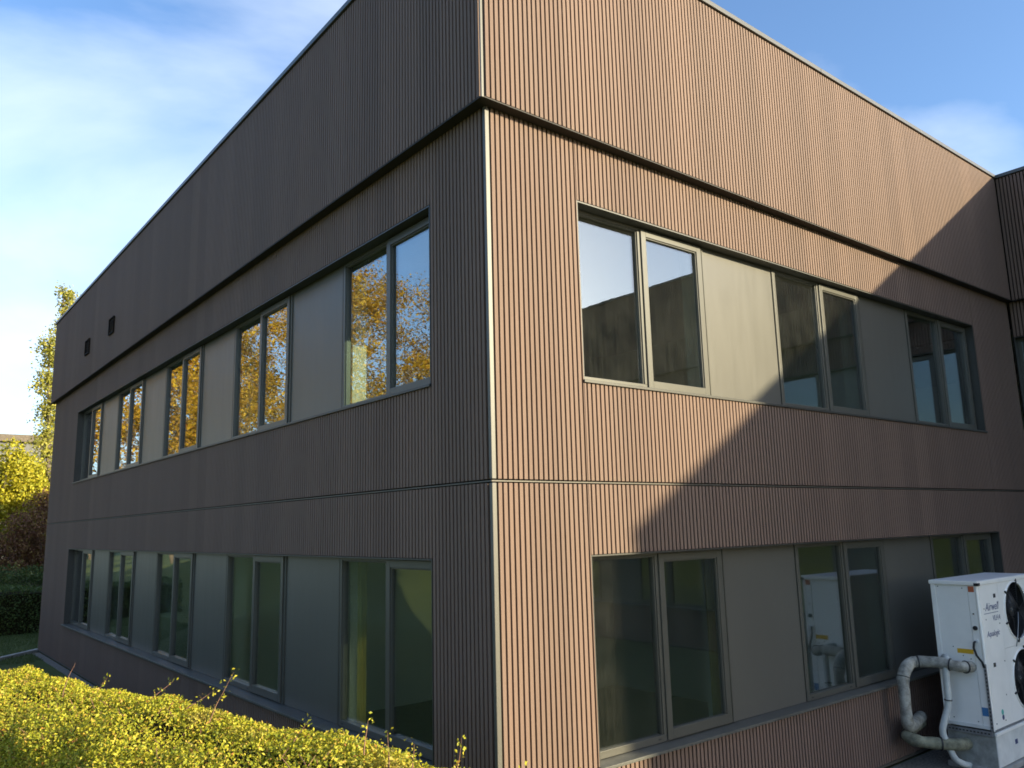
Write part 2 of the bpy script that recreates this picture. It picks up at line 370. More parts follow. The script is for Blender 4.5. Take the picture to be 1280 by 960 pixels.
slat_par(fr_, -P + 0.050, XL - P - 0.03); slat_par(fl_, -P + 0.040, YE + P); slat_par(fw_, P + 0.01, WEND + P)
def vis(s):
    F, k, ua, ub, off, z0, z1 = s
    if k == 'cut': return 0
    pts = [px(F.fn(u, off, z)) for u in (ua, ub) for z in (z0, z1)]
    if min(p[2] for p in pts) < 0.5: return 0
    y0 = max(0, min(p[1] for p in pts)); y1 = min(960, max(p[1] for p in pts))
    if y1 <= y0 or pts[0][0] > 1280 or pts[0][0] < 0: return 0
    return abs(pts[2][0] - pts[0][0]) * (y1 - y0) if F is not fw_ else 0
order = sorted(range(len(slats)), key=lambda i: -vis(slats[i]))
single = set(order[:298]); cache = {}; rest = {'bld': MB(), 'wing': MB()}
for i, s in enumerate(slats):
    F, k, ua, ub, off, z0, z1 = s
    if i in single:
        key = (F.name, round(z0, 3), round(z1, 3), k)
        if key not in cache:
            me = MB().box((0, 0, 0), tuple(np.subtract(F.fn(SW, SD, z1 - z0), F.fn(0, 0, 0)))).mesh('slat'); me.materials.append(M['slat']); cache[key] = me
        o = bpy.data.objects.new('slat', cache[key]); col.objects.link(o)
        o.parent = walls[F.name] if k == 'wall' else par[F.name]; o.location = F.p(ua, off - SD, z0)
    else:
        rest['wing' if F is fw_ else 'bld'].box(F.p(ua, off - SD, z0), F.p(ub, off, z1))
tag(rest['bld'].build('slat_field', 'slat', bld), kind='stuff')
tag(rest['wing'].build('slat_field', 'slat', wing), kind='stuff')

# windows
def make_window(F0, u0, u1, z0, z1, glass, detail=True):
    F = F0
    if F0 is fl_:                                   # seen from outside the fixed light is always on the left
        F = Face(F0.name, lambda u, o, z: F0.fn(u0 + u1 - u, o, z), F0.root, F0.u1, F0.ribbons, F0.org)
    f0, f1 = -D_WIN, -D_WIN - 0.07; e = 0.045; um = u0 + (u1 - u0) * 0.497; bot = 0.060
    mb = MB(); g = lambda a, b, c_, d_, o0=f0, o1=f1: mb.box(F.p(a, o0, c_), F.p(b, o1, d_))
    g(u0, u0 + e, z0, z1); g(u1 - e, u1, z0, z1); g(u0 + e, u1 - e, z1 - e, z1); g(u0 + e, u1 - e, z0, z0 + bot)
    g(um - 0.025, um + 0.025, z0 + bot, z1 - e)
    g(u0 + e, u0 + e + 0.012, z0 + bot, z1 - e, f0 - 0.014); g(um - 0.037, um - 0.025, z0 + bot, z1 - e, f0 - 0.014)     # glazing beads
    g(u0 + e + 0.012, um - 0.037, z1 - e - 0.012, z1 - e, f0 - 0.014)
    w_ = mb.build('window', 'frame', F.root, bevel=0.003 if detail else 0)
    # opening sash, proud of the frame
    a, b, c_, d_ = um + 0.012, u1 - 0.028, z0 + 0.012, z1 - 0.024; t_ = 0.070; s0, s1 = f0 + 0.018, f1 + 0.005
    mb = MB(); h = lambda a_, b_, c2, d2, o0=s0, o1=f0 - 0.03: mb.box(F.p(a_, o0, c2), F.p(b_, o1, d2))
    h(a, a + t_, c_, d_); h(b - t_, b, c_, d_); h(a + t_, b - t_, d_ - t_, d_); h(a + t_, b - t_, c_, c_ + t_ + 0.015)
    h(a + t_, a + t_ + 0.012, c_ + t_ + 0.015, d_ - t_, s0 - 0.013); h(b - t_ - 0.012, b - t_, c_ + t_ + 0.015, d_ - t_, s0 - 0.013)
    h(a + t_ + 0.012, b - t_ - 0.012, d_ - t_ - 0.012, d_ - t_, s0 - 0.013)
    mb.build('sash_frame', 'frame', w_, bevel=0.003 if detail else 0)
    gb = f0 - 0.040
    MB().box(F.p(u0 + e - 0.005, gb, z0 + bot - 0.005), F.p(um - 0.020, gb - 0.012, z1 - e + 0.005)).build('pane', glass, w_)
    MB().box(F.p(a + t_ - 0.005, s0 - 0.036, c_ + t_ + 0.01), F.p(b - t_ + 0.005, s0 - 0.048, d_ - t_ + 0.005)).build('pane', glass, w_)
    if detail:
        for uu in (u0 + 0.07, um - 0.10):
            MB().box(F.p(uu, f0 + 0.004, z0 + 0.025), F.p(uu + 0.035, f0 - 0.01, z0 + 0.037)).build('drain_cap', 'dark', w_)
    return w_
def ribbon(F, n, W, glass, skip_detail=False):
    u0, u1 = F.ribbons; Pn = (u1 - u0 - n * W) / (n - 1)
    for z0, z1 in ((ZLS, ZLT), (ZWB, ZWT)):
        u = u0
        for i in range(n):
            make_window(F, u, u + W, z0, z1, glass, not skip_detail)
            u += W
            if i < n - 1:
                pb = MB().box(F.p(u + 0.004, -D_WIN - 0.012, z0), F.p(u + Pn - 0.004, -D_WIN - 0.06, z1)).build('spandrel_panel', 'panel', F.root)
                for ua in (u + 0.005, u + Pn - 0.022): MB().box(F.p(ua, -D_WIN + 0.002, z0 + 0.001), F.p(ua + 0.017, -D_WIN - 0.0115, z1 - 0.001)).build('edge_strip', 'frame', pb)
                u += Pn
        # reveal lining and sill
        T = 0.012
        MB().box(F.p(u0, -0.004, z0), F.p(u0 + T, -D_WIN + 0.001, z1 - T)).box(F.p(u1 - T, -0.004, z0), F.p(u1, -D_WIN + 0.001, z1 - T)).box(F.p(u0, -0.003, z1 - T), F.p(u1, -D_WIN + 0.001, z1 + 0.001)).build('reveal_lining', 'reveal', F.root)
        low = z0 < 2
        MB().box(F.p(u0 - 0.01, 0.045 if low else 0.020, z0 - 0.030), F.p(u1 + 0.01, -D_WIN - 0.06, z0 - 0.004)).build('sill', 'sill' if low else 'reveal', F.root, bevel=0.003)
ribbon(fr_, 3, 1.93, 'glass_dusty'); ribbon(fl_, 5, 1.93, 'glass'); ribbon(fw_, 5, 1.93, 'glass', True)

# rooms behind the glass
IN = SD + TH + 0.004
MB().box((IN, IN, 3.02), (XL - 0.01, YE - TH - 0.005, 3.30)).build('floor_slab', 'carpet', bld)
MB().box((IN, IN, -0.05), (XL - 0.01, YE - TH - 0.005, 0.03)).build('ground_floor', 'carpet', bld)
MB().box((IN, IN, 2.70), (XL - 0.01, YE - TH - 0.005, 2.74)).build('ceiling', 'ceiling', bld)
MB().box((IN, IN, 5.86), (XL - 0.01, YE - TH - 0.005, 5.90)).build('ceiling', 'ceiling', bld)
for z0, z1 in ((0.03, 2.70), (3.30, 5.86)):
    MB().box((5.6, 5.6, z0), (5.75, YE - TH - 0.01, z1)).build('partition', 'plaster', bld)
    MB().box((5.751, 5.45, z0), (XL - 0.02, 5.599, z1)).build('partition', 'plaster', bld)
    for yy in (6.75, 13.35): MB().box((IN, yy, z0), (5.599, yy + 0.10, z1)).build('partition', 'plaster', bld)
    MB().box((6.8, IN, z0), (6.9, 5.449, z1)).build('partition', 'plaster', bld)
    for yy in (2.80, 6.13, 9.43, 12.73): MB().box((IN, yy, z0), (IN + 0.17, yy + 1.3, z1)).build('column', 'plaster', bld)
    for xx in (2.97, 6.22): MB().box((xx, IN, z0), (xx + 1.27, IN + 0.17, z1)).build('column', 'plaster', bld)
def curtain(x0, x1, y, z0, z1, n, axis='x'):
    mb = MB(); vs = []; k = n * 6
    for i in range(k + 1):
        t = i / k; d = 0.03 * math.sin(t * n * 2 * math.pi)
        vs.append((x0 + (x1 - x0) * t, y + d) if axis == 'x' else (y + d, x0 + (x1 - x0) * t))
    V = [(a, b, z0) for a, b in vs] + [(a, b, z1) for a, b in vs]
    F_ = [(i, i + 1, i + 2 + k, i + 1 + k) for i in range(k)]
    mb.add(V, F_); o = mb.build('curtain', 'curtain', bld, smooth=True)
    m = o.modifiers.new('thick', 'SOLIDIFY'); m.thickness = 0.006; return o
curtain(0.26, 0.34, 2.62, 0.35, 2.66, 3)
curtain(2.90, 3.02, 0.29, 0.35, 2.66, 3)
MB().box((0.5, -WEND + 0.5, 3.02), (XB - XL - 0.5, YE - 0.5, 3.30)).build('floor_slab', 'carpet', wing)
MB().box((0.26, -WEND + 0.3, 5.86), (XB - XL - 0.5, YE - 0.5, 5.90)).build('ceiling', 'ceiling', wing)
MB().box((5.0, -WEND + 0.3, 0.03), (5.12, YE - 0.5, 3.0)).build('partition', 'plaster', wing)
MB().box((5.0, -WEND + 0.3, 3.31), (5.12, YE - 0.5, 5.85)).build('partition', 'plaster', wing)

# two louvred vents high on the shaded side
for yy, zz in ((14.78, 7.02), (12.54, 7.04)):
    w_, h_, d_ = 0.20, 0.17, 0.035
    v = MB().box((-P - d_, yy - w_, zz - h_), (-P, yy - w_ + 0.02, zz + h_)).box((-P - d_, yy + w_ - 0.02, zz - h_), (-P, yy + w_, zz + h_)).box((-P - d_, yy - w_ + 0.02, zz + h_ - 0.02), (-P, yy + w_ - 0.02, zz + h_)).box((-P - d_, yy - w_ + 0.02, zz - h_), (-P, yy + w_ - 0.02, zz - h_ + 0.02)).build('wall_vent', 'backing', bld)
    for k in range(5):
        z = zz - h_ + 0.025 + k * 0.058; a, b, y0, y1 = -P - d_ + 0.003, -P - 0.004, yy - w_ + 0.02, yy + w_ - 0.02
        MB().add([(a, y0, z), (a, y1, z), (b, y1, z + 0.05), (b, y0, z + 0.05), (a, y0, z - 0.006), (a, y1, z - 0.006), (b, y1, z + 0.044), (b, y0, z + 0.044)],
                 [(0, 1, 2, 3), (4, 7, 6, 5), (0, 4, 5, 1), (1, 5, 6, 2), (2, 6, 7, 3), (3, 7, 4, 0)]).build('louvre', 'backing', v)

# ------------------------------------------------------------------ outdoor unit
M['white'] = mat_plain('unit_white_paint', (0.90, 0.87, 0.82), 0.42, var=0.05, scale=3)
M['white_top'] = mat_plain('unit_top_paint', (0.66, 0.68, 0.70), 0.40, var=0.06, scale=4)
M['grime'] = mat_plain('grimy_base', (0.30, 0.30, 0.27), 0.85, var=0.35, scale=8, bmp=0.2)
M['base_white'] = mat_plain('unit_base_paint', (0.70, 0.70, 0.67), 0.6, var=0.12, scale=6)
M['steel'] = mat_plain('galvanised_steel', (0.32, 0.33, 0.34), 0.45, metal=0.6, var=0.2, scale=15)
M['orange'] = mat_plain('sticker_orange', (0.50, 0.13, 0.05), 0.5); M['amber'] = mat_plain('sticker_amber', (0.72, 0.42, 0.02), 0.5)
M['blue'] = mat_plain('sticker_blue', (0.06, 0.20, 0.42), 0.5); M['ink'] = mat_plain('print_ink', (0.05, 0.06, 0.16), 0.5)
M['teal'] = mat_plain('sticker_teal', (0.10, 0.42, 0.36), 0.5); M['chrome'] = mat_plain('bright_metal', (0.7, 0.7, 0.7), 0.25, metal=0.9)
M['insul'] = mat_plain('pipe_lagging', (0.32, 0.31, 0.27), 0.75, var=0.6, scale=11, bmp=0.9)
M['insul_moss'] = mat_plain('mossy_lagging', (0.20, 0.20, 0.14), 0.85, var=0.6, scale=9, bmp=1.0)
M['insul2'] = mat_plain('pipe_plastic', (0.50, 0.52, 0.50), 0.55, var=0.12, scale=9, bmp=0.15)
UX0, UX1, UY0, UY1, UZ0, UZ1 = 6.17, 7.72, -0.93, -0.41, 0.45, 2.06
ac = empty('outdoor_unit', (UX0, UY0, 0))
tag(ac, 'white twin-fan outdoor heat pump unit standing against the slatted wall', 'heat pump')
def A(x, y, z): return (x - UX0, y - UY0, z)
def abox(name, a, b, mat, parent=ac, bevel=0.0): return MB().box(A(*a), A(*b)).build(name, mat, parent, bevel=bevel)
abox('side_panel', (UX0 + 0.012, UY0 + 0.115, UZ0 + 0.02), (UX0 + 0.04, UY1 - 0.055, UZ1 - 0.045), 'white', bevel=0.003)
abox('side_panel', (UX0 + 0.008, UY0 + 0.035, UZ0 + 0.02), (UX0 + 0.04, UY0 + 0.112, UZ1 - 0.045), 'white', bevel=0.003)
abox('side_panel', (UX1 - 0.04, UY0 + 0.03, UZ0 + 0.02), (UX1 - 0.01, UY1 - 0.02, UZ1 - 0.045), 'white')
abox('back_panel', (UX0 + 0.041, UY1 - 0.03, UZ0 + 0.02), (UX1 - 0.041, UY1 - 0.008, UZ1 - 0.045), 'white')
abox('corner_post', (UX0, UY1 - 0.052, UZ0), (UX0 + 0.035, UY1, UZ1 - 0.045), 'white', bevel=0.004)
abox('corner_post', (UX1 - 0.035, UY0, UZ0), (UX1, UY0 + 0.03, UZ1 - 0.045), 'white', bevel=0.004)
MB().tube([A(UX0 + 0.018, UY0 + 0.018, UZ0), A(UX0 + 0.018, UY0 + 0.018, UZ1 - 0.045)], 0.0185, 14).build('corner_post', 'white', ac, smooth=False)
top = abox('top_cover', (UX0 - 0.012, UY0 - 0.012, UZ1 - 0.045), (UX1 + 0.012, UY1 + 0.012, UZ1), 'white', bevel=0.006)
abox('lid_sheet', (UX0 + 0.01, UY0 + 0.01, UZ1 + 0.0005), (UX1 - 0.01, UY1 - 0.01, UZ1 + 0.004), 'white_top', top)
abox('corner_cap', (UX0 - 0.016, UY0 - 0.016, UZ1 - 0.05), (UX0 + 0.045, UY0 + 0.03, UZ1 - 0.018), 'dark', top)
# front panels with round fan openings (grid of quads around a circle)
FANS = ((7.18, 1.665, 0.335), (7.18, 0.885, 0.335))
def holed(x0, x1, z0, z1, cx, cz, r, y, t):
    n = 48; vs = []; fs = []
    for yy in (y, y + t):
        for i in range(n):
            a = 2 * math.pi * i / n; ca, sa = math.cos(a), math.sin(a)
            vs.append(A(cx + r * ca, yy, cz + r * sa))
            k = min(((x1 - cx) / ca if ca > 1e-9 else (x0 - cx) / ca if ca < -1e-9 else 9e9), ((z1 - cz) / sa if sa > 1e-9 else (z0 - cz) / sa if sa < -1e-9 else 9e9))
            vs.append(A(cx + k * ca, yy, cz + k * sa))
    for i in range(n):
        j = (i + 1) % n
        fs.append((2 * i, 2 * i + 1, 2 * j + 1, 2 * j)); b = 2 * n
        fs.append((b + 2 * i, b + 2 * j, b + 2 * j + 1, b + 2 * i + 1)); fs.append((2 * i, 2 * j, b + 2 * j, b + 2 * i)); fs.append((2 * i + 1, b + 2 * i + 1, b + 2 * j + 1, 2 * j + 1))
    # square corners
    for cxn, czn in ((x0, z0), (x0, z1), (x1, z0), (x1, z1)):
        pass
    return MB().add(vs, fs)
FX = 6.72
abox('front_panel', (UX0 + 0.036, UY0, UZ0 + 0.01), (FX - 0.002, UY0 + 0.02, UZ1 - 0.046), 'white', bevel=0.002)
for (cx, cz, r), (z0, z1) in zip(FANS, ((1.272, UZ1 - 0.046), (UZ0 + 0.01, 1.268))):
    x1 = UX1 - 0.036
    mb = MB(); n = 64; vs = []; fs = []
    corners = [math.atan2(zz - cz, xx - cx) % (2 * math.pi) for xx, zz in ((FX, z0), (FX, z1), (x1, z0), (x1, z1))]
    angs = sorted(set([2 * math.pi * i / n for i in range(n)] + corners)); n = len(angs)
    for yy in (UY0, UY0 + 0.02):
        for a in angs:
            ca, sa = math.cos(a), math.sin(a)
            k = min(((x1 - cx) / ca if ca > 1e-9 else (FX - cx) / ca if ca < -1e-9 else 9e9), ((z1 - cz) / sa if sa > 1e-9 else (z0 - cz) / sa if sa < -1e-9 else 9e9))
            vs += [A(cx + r * ca, yy, cz + r * sa), A(cx + k * ca, yy, cz + k * sa)]
    for i in range(n):
        j = (i + 1) % n; b = 2 * n
        fs += [(2 * i, 2 * i + 1, 2 * j + 1, 2 * j), (b + 2 * i, b + 2 * j, b + 2 * j + 1, b + 2 * i + 1), (2 * i, 2 * j, b + 2 * j, b + 2 * i), (2 * i + 1, b + 2 * i + 1, b + 2 * j + 1, 2 * j + 1)]
    mb.add(vs, fs).build('front_panel', 'white', ac)
    # fan: shroud ring, hub, blades, wire guard, mounting lugs
    ring = [A(cx + r * math.cos(t), UY0 - 0.004, cz + r * math.sin(t)) for t in np.linspace(0, 2 * math.pi, 49)]
    fan = MB().tube(ring, 0.010, 6, cap=False).build('fan', 'white', ac, smooth=True)
    mb = MB(); n = 40; vs = []
    for yy, rr in ((UY0 + 0.021, r + 0.012), (UY0 + 0.20, r + 0.012)):
        vs += [A(cx + rr * math.cos(2 * math.pi * i / n), yy, cz + rr * math.sin(2 * math.pi * i / n)) for i in range(n)]
    mb.add(vs, [(i, (i + 1) % n, n + (i + 1) % n, n + i) for i in range(n)] + [tuple(range(2 * n - 1, n - 1, -1))]).build('fan_shroud', 'dark', fan)
    MB().tube([A(cx, UY0 + 0.05, cz), A(cx, UY0 + 0.16, cz)], 0.075, 20).build('hub', 'dark', fan)
    MB().tube([A(cx, UY0 + 0.044, cz), A(cx, UY0 + 0.0505, cz)], 0.028, 14).build('hub_cap', 'chrome', fan)
    for kblade in range(5):
        a0 = kblade * 2 * math.pi / 5 + 0.4; vs = []; fs = []
        for i in range(6):
            rr = 0.06 + (r - 0.075) * i / 5; half = 0.16 + 0.30 * (i / 5) ** 0.7
            for s, yo in ((-1, 0.075), (1, 0.145)):
                a = a0 + s * half; vs.append(A(cx + rr * math.cos(a), UY0 + yo, cz + rr * math.sin(a)))
        for i in range(5): fs.append((2 * i, 2 * i + 1, 2 * i + 3, 2 * i + 2))
        b_ = MB().add(vs, fs).build('blade', 'dark', fan, smooth=True); mo = b_.modifiers.new('thick', 'SOLIDIFY'); mo.thickness = 0.006
    gm = MB()
    for rr in np.arange(0.06, r, 0.026):
        gm.tube([A(cx + rr * math.cos(t), UY0 - 0.018 + 0.012 * rr / r, cz + rr * math.sin(t)) for t in np.linspace(0, 2 * math.pi, 37)], 0.0017, 4, cap=False)
    for k in range(6):
        t = k * math.pi / 3 + 0.35; gm.tube([A(cx + 0.03 * math.cos(t), UY0 - 0.020, cz + 0.03 * math.sin(t)), A(cx + (r + 0.02) * math.cos(t), UY0 - 0.008, cz + (r + 0.02) * math.sin(t))], 0.0026, 5)
    gm.build('wire_guard', 'dark', fan)
    for k in range(6):
        t = k * math.pi / 3 + 0.35
        MB().tube([A(cx + (r - 0.03) * math.cos(t), UY0 - 0.016, cz + (r - 0.03) * math.sin(t)), A(cx + (r + 0.035) * math.cos(t), UY0 - 0.010, cz + (r + 0.035) * math.sin(t))], 0.011, 7).build('lug', 'dark', fan)
    MB().tube([A(cx - 0.01, UY0 - 0.024, cz - 0.02), A(cx - 0.05, UY0 - 0.026, cz - 0.14), A(cx - 0.13, UY0 - 0.028, cz - 0.30), A(cx - 0.17, UY0 - 0.018, cz - 0.40)], 0.005, 6).build('fan_cable', 'steel', fan, smooth=True)
abox('seam_strip', (UX0 + 0.03, UY0 - 0.006, UZ0 - 0.012), (UX1, UY0 + 0.02, UZ0 + 0.008), 'steel')
base = abox('base_box', (UX0 + 0.01, UY0 + 0.005, 0.06), (UX1 - 0.01, UY1 - 0.01, UZ0 - 0.014), 'grime')
abox('base_front', (UX0 + 0.015, UY0 - 0.004, 0.07), (UX1 - 0.01, UY0 + 0.0045, UZ0 - 0.05), 'base_white', base)
abox('base_sill', (UX0 + 0.0, UY0 - 0.022, UZ0 - 0.048), (UX1, UY0 + 0.004, UZ0 - 0.016), 'white', base, 0.004)
abox('plinth', (UX0 - 0.01, UY0 - 0.035, -0.02), (UX1 + 0.02, UY1 + 0.02, 0.058), 'concrete', ac, 0.006)
# perforated angle along the lower side edge and up the front corner
pa = abox('perforated_rail', (UX0 - 0.012, UY0 + 0.02, UZ0 - 0.055), (UX0 + 0.009, UY1 - 0.005, UZ0 - 0.005), 'steel')
for k in range(12): abox('slot', (UX0 - 0.0135, UY0 + 0.045 + k * 0.038, UZ0 - 0.038), (UX0 - 0.0115, UY0 + 0.065 + k * 0.038, UZ0 - 0.024), 'dark', pa)
pb = abox('perforated_rail', (UX0 - 0.006, UY0 + 0.004, UZ0 + 0.0), (UX0 + 0.007, UY0 + 0.034, 1.16), 'steel')
for k in range(17): abox('slot', (UX0 - 0.0075, UY0 + 0.012, UZ0 + 0.03 + k * 0.04), (UX0 - 0.0055, UY0 + 0.024, UZ0 + 0.05 + k * 0.04), 'dark', pb)
abox('bottom_rail', (UX0 - 0.004, UY0 + 0.04, UZ0 + 0.012), (UX0 + 0.0115, UY1 - 0.03, UZ0 + 0.045), 'base_white')
# stickers, knobs and print
S = UX0 + 0.0075
abox('warning_sticker', (S - 0.001, UY0 + 0.042, 1.94), (S + 0.002, UY0 + 0.105, 2.005), 'orange')
abox('warning_sticker', (UX0 + 0.0105, UY0 + 0.125, 1.255), (UX0 + 0.0125, UY0 + 0.30, 1.305), 'amber')
abox('rating_sticker', (S - 0.001, UY0 + 0.042, 0.60), (S + 0.002, UY0 + 0.108, 0.69), 'blue')
MB().tube([A(S + 0.006, UY0 + 0.072, 1.545), A(S - 0.018, UY0 + 0.072, 1.545)], 0.024, 16).build('switch_knob', 'dark', ac)
MB().tube([A(S + 0.006, UY0 + 0.075, 1.40), A(S - 0.016, UY0 + 0.075, 1.40)], 0.018, 12).build('cable_gland', 'white_top', ac)
MB().tube([A(S + 0.006, UY0 + 0.075, 1.70), A(S - 0.010, UY0 + 0.075, 1.70)], 0.008, 8).build('lock', 'dark', ac)
for dy in (0.0, 0.012):
    MB().tube([A(S - 0.014, UY0 + 0.08 + dy, 1.40), A(S - 0.035, UY0 + 0.088 + dy, 1.385), A(S - 0.04, UY0 + 0.095 + dy, 1.33), A(S - 0.035, UY0 + 0.075 + dy, 1.25), A(S - 0.02, UY0 + 0.03 + dy, 1.18), A(S - 0.012, UY0 + 0.02 + dy, 1.12)], 0.007, 7).build('power_cable', 'dark', ac, smooth=True)
for y_, z_ in ((0.17, 1.98), (0.44, 1.99), (0.16, 0.53), (0.42, 0.54), (0.16, 1.20), (0.34, 1.32), (0.24, 1.23)):
    MB().tube([A(UX0 + 0.013, UY0 + y_, z_), A(UX0 + 0.008, UY0 + y_, z_)], 0.006, 8).build('screw', 'dark', ac)
for x_, z_ in ((6.28, 1.75), (6.665, 1.79), (6.30, 1.63), (6.66, 1.56), (6.67, 1.14), (6.25, 0.52), (6.50, 0.52), (6.60, 0.78)):
    MB().tube([A(x_, UY0 + 0.002, z_), A(x_, UY0 - 0.004, z_)], 0.007, 8).build('screw', 'dark', ac)
for x_, z_ in ((6.60, 1.875), (6.38, 1.13)): abox('square_handle', (x_ - 0.025, UY0 - 0.004, z_ - 0.022), (x_ + 0.03, UY0 + 0.001, z_ + 0.022), 'dark')
abox('print_line', (6.27, UY0 - 0.0015, 1.690), (6.66, UY0 + 0.001, 1.696), 'ink')
abox('base_sticker', (6.67, UY0 - 0.006, 0.235), (6.74, UY0 - 0.003, 0.285), 'ink', base)
MB().tube([A(6.44, UY0 + 0.001, 0.615), A(6.44, UY0 - 0.002, 0.615)], 0.030, 16).build('round_sticker', 'teal', ac)
MB().tube([A(6.445, UY0 + 0.001, 0.560), A(6.445, UY0 - 0.002, 0.560)], 0.028, 16).build('round_sticker', 'ink', ac)
def lettering(txt, x, z, size, shear=0.0, mat='ink'):
    cu = bpy.data.curves.new('lettering', 'FONT'); cu.body = txt; cu.size = size; cu.shear = shear; cu.extrude = 0.0008; cu.offset = 0.0
    ob = bpy.data.objects.new('lettering_curve', cu); col.objects.link(ob)
    me = bpy.data.meshes.new_from_object(ob.evaluated_get(bpy.context.evaluated_depsgraph_get())); bpy.data.objects.remove(ob)
    me.materials.clear(); me.materials.append(M[mat])
    o = bpy.data.objects.new('lettering', me); col.objects.link(o); o.parent = ac; o.location = A(x, UY0 - 0.0012, z); o.rotation_euler = (math.pi / 2, 0, 0); return o
lettering('Airwell', 6.31, 1.722, 0.125, 0.35); lettering('VLH', 6.49, 1.603, 0.085); lettering('4', 6.655, 1.603, 0.085); lettering('Aqualogic', 6.28, 1.44, 0.088, 0.3)

# lagged pipes
def arc_path(pts, r, n=6):
    pts = [Vector(p) for p in pts]; out = [pts[0]]
    for a, b, c_ in zip(pts, pts[1:], pts[2:]):
        d0 = (a - b).normalized(); d1 = (c_ - b).normalized(); rr = min(r, (a - b).length * 0.49, (c_ - b).length * 0.49)
        s, e = b + d0 * rr, b + d1 * rr
        for i in range(n + 1):
            t = i / n; out.append(s * (1 - t) ** 2 + b * 2 * t * (1 - t) + e * t * t)
    out.append(pts[-1]); return out
def dense(pts, step=0.03):
    out = [pts[0]]
    for a, b in zip(pts, pts[1:]):
        n = max(1, int((b - a).length / step))
        for i in range(1, n + 1): out.append(a.lerp(b, i / n))
    return out
def pipe(pts, rad, mat, label, bend=0.10, lump=0.08, seed=1, bands=()):
    rnd = random.Random(seed); path = dense(arc_path(pts, bend)); r = []; v = 0
    for i in range(len(path)):
        v = 0.75 * v + rnd.uniform(-1, 1) * lump * 0.6; r.append(rad * (1 + v))
    root = MB().tube(path, r, 14).build('insulated_pipe', mat, smooth=True)
    tag(root, label, 'pipe', 'pipes beside the outdoor unit')
    for k in bands:
        i = int(k * (len(path) - 2)); MB().tube([path[i], path[i] + (path[i + 1] - path[i]).normalized() * 0.012], rad * 1.07 + 0.004, 14).build('tape_band', 'dark', root)
    return root
pipe([(6.20, -0.76, 1.115), (6.02, -0.74, 1.125), (5.98, -0.50, 1.16), (5.93, -0.26, 1.15), (5.80, -0.235, 1.14), (5.66, -0.22, 1.02), (5.66, -0.22, 0.47), (5.90, -0.16, 0.44), (6.25, -0.10, 0.47)], 0.062, 'insul', 'fat grey lagged pipe looping from the unit side down to the slatted wall', 0.13, 0.11, 3, (0.06, 0.16, 0.30, 0.52))
pipe([(6.12, -0.50, 1.20), (6.02, -0.58, 1.20), (5.97, -0.57, 1.10), (5.97, -0.56, 0.72), (5.90, -0.48, 0.42), (5.98, -0.56, 0.12), (6.12, -0.62, 0.05), (6.30, -0.62, 0.02)], 0.036, 'insul2', 'thin pale pipe running crookedly down the unit side to the ground', 0.07, 0.03, 5, (0.4,))
pipe([(6.22, -0.62, 0.27), (6.00, -0.60, 0.285), (5.74, -0.32, 0.31), (5.66, -0.20, 0.35), (5.80, -0.14, 0.38), (6.25, -0.08, 0.40)], 0.066, 'insul_moss', 'fat mossy lagged pipe lying low beside the unit base', 0.14, 0.13, 9, (0.25, 0.6))

# ------------------------------------------------------------------ vegetation
def leaf_cards(rng, C, NRM, size, bias, asp=0.6, name='foliage', mat='leaf_green', parent=None, bend=0.25):
    n = len(C)
    d = rng.normal(size=(n, 3)); d /= np.linalg.norm(d, axis=1, keepdims=True)
    nn = NRM * bias + d * (1 - bias); nn /= np.linalg.norm(nn, axis=1, keepdims=True) + 1e-9
    a = rng.normal(size=(n, 3)); t = a - nn * (a * nn).sum(1, keepdims=True); t /= np.linalg.norm(t, axis=1, keepdims=True) + 1e-9
    b = np.cross(nn, t); s = (size * rng.uniform(0.55, 1.15, n) * np.where(rng.random(n) < 0.12, 1.45, 1.0))[:, None]
    v0 = C - t * s * 0.5; v2 = C + t * s * 0.5; v1 = C + b * s * asp * 0.5 + nn * s * bend * 0.4; v3 = C - b * s * asp * 0.5 + nn * s * bend * 0.4
    V = np.stack([v0, v1, v2, v3], 1).reshape(-1, 3)
    i = np.arange(n)[:, None] * 4
    T = np.concatenate([i + np.array([[0, 1, 2]]), i + np.array([[0, 2, 3]])], 1).reshape(-1, 3)
    return mesh_np(name, V, T, mat, parent, 3)
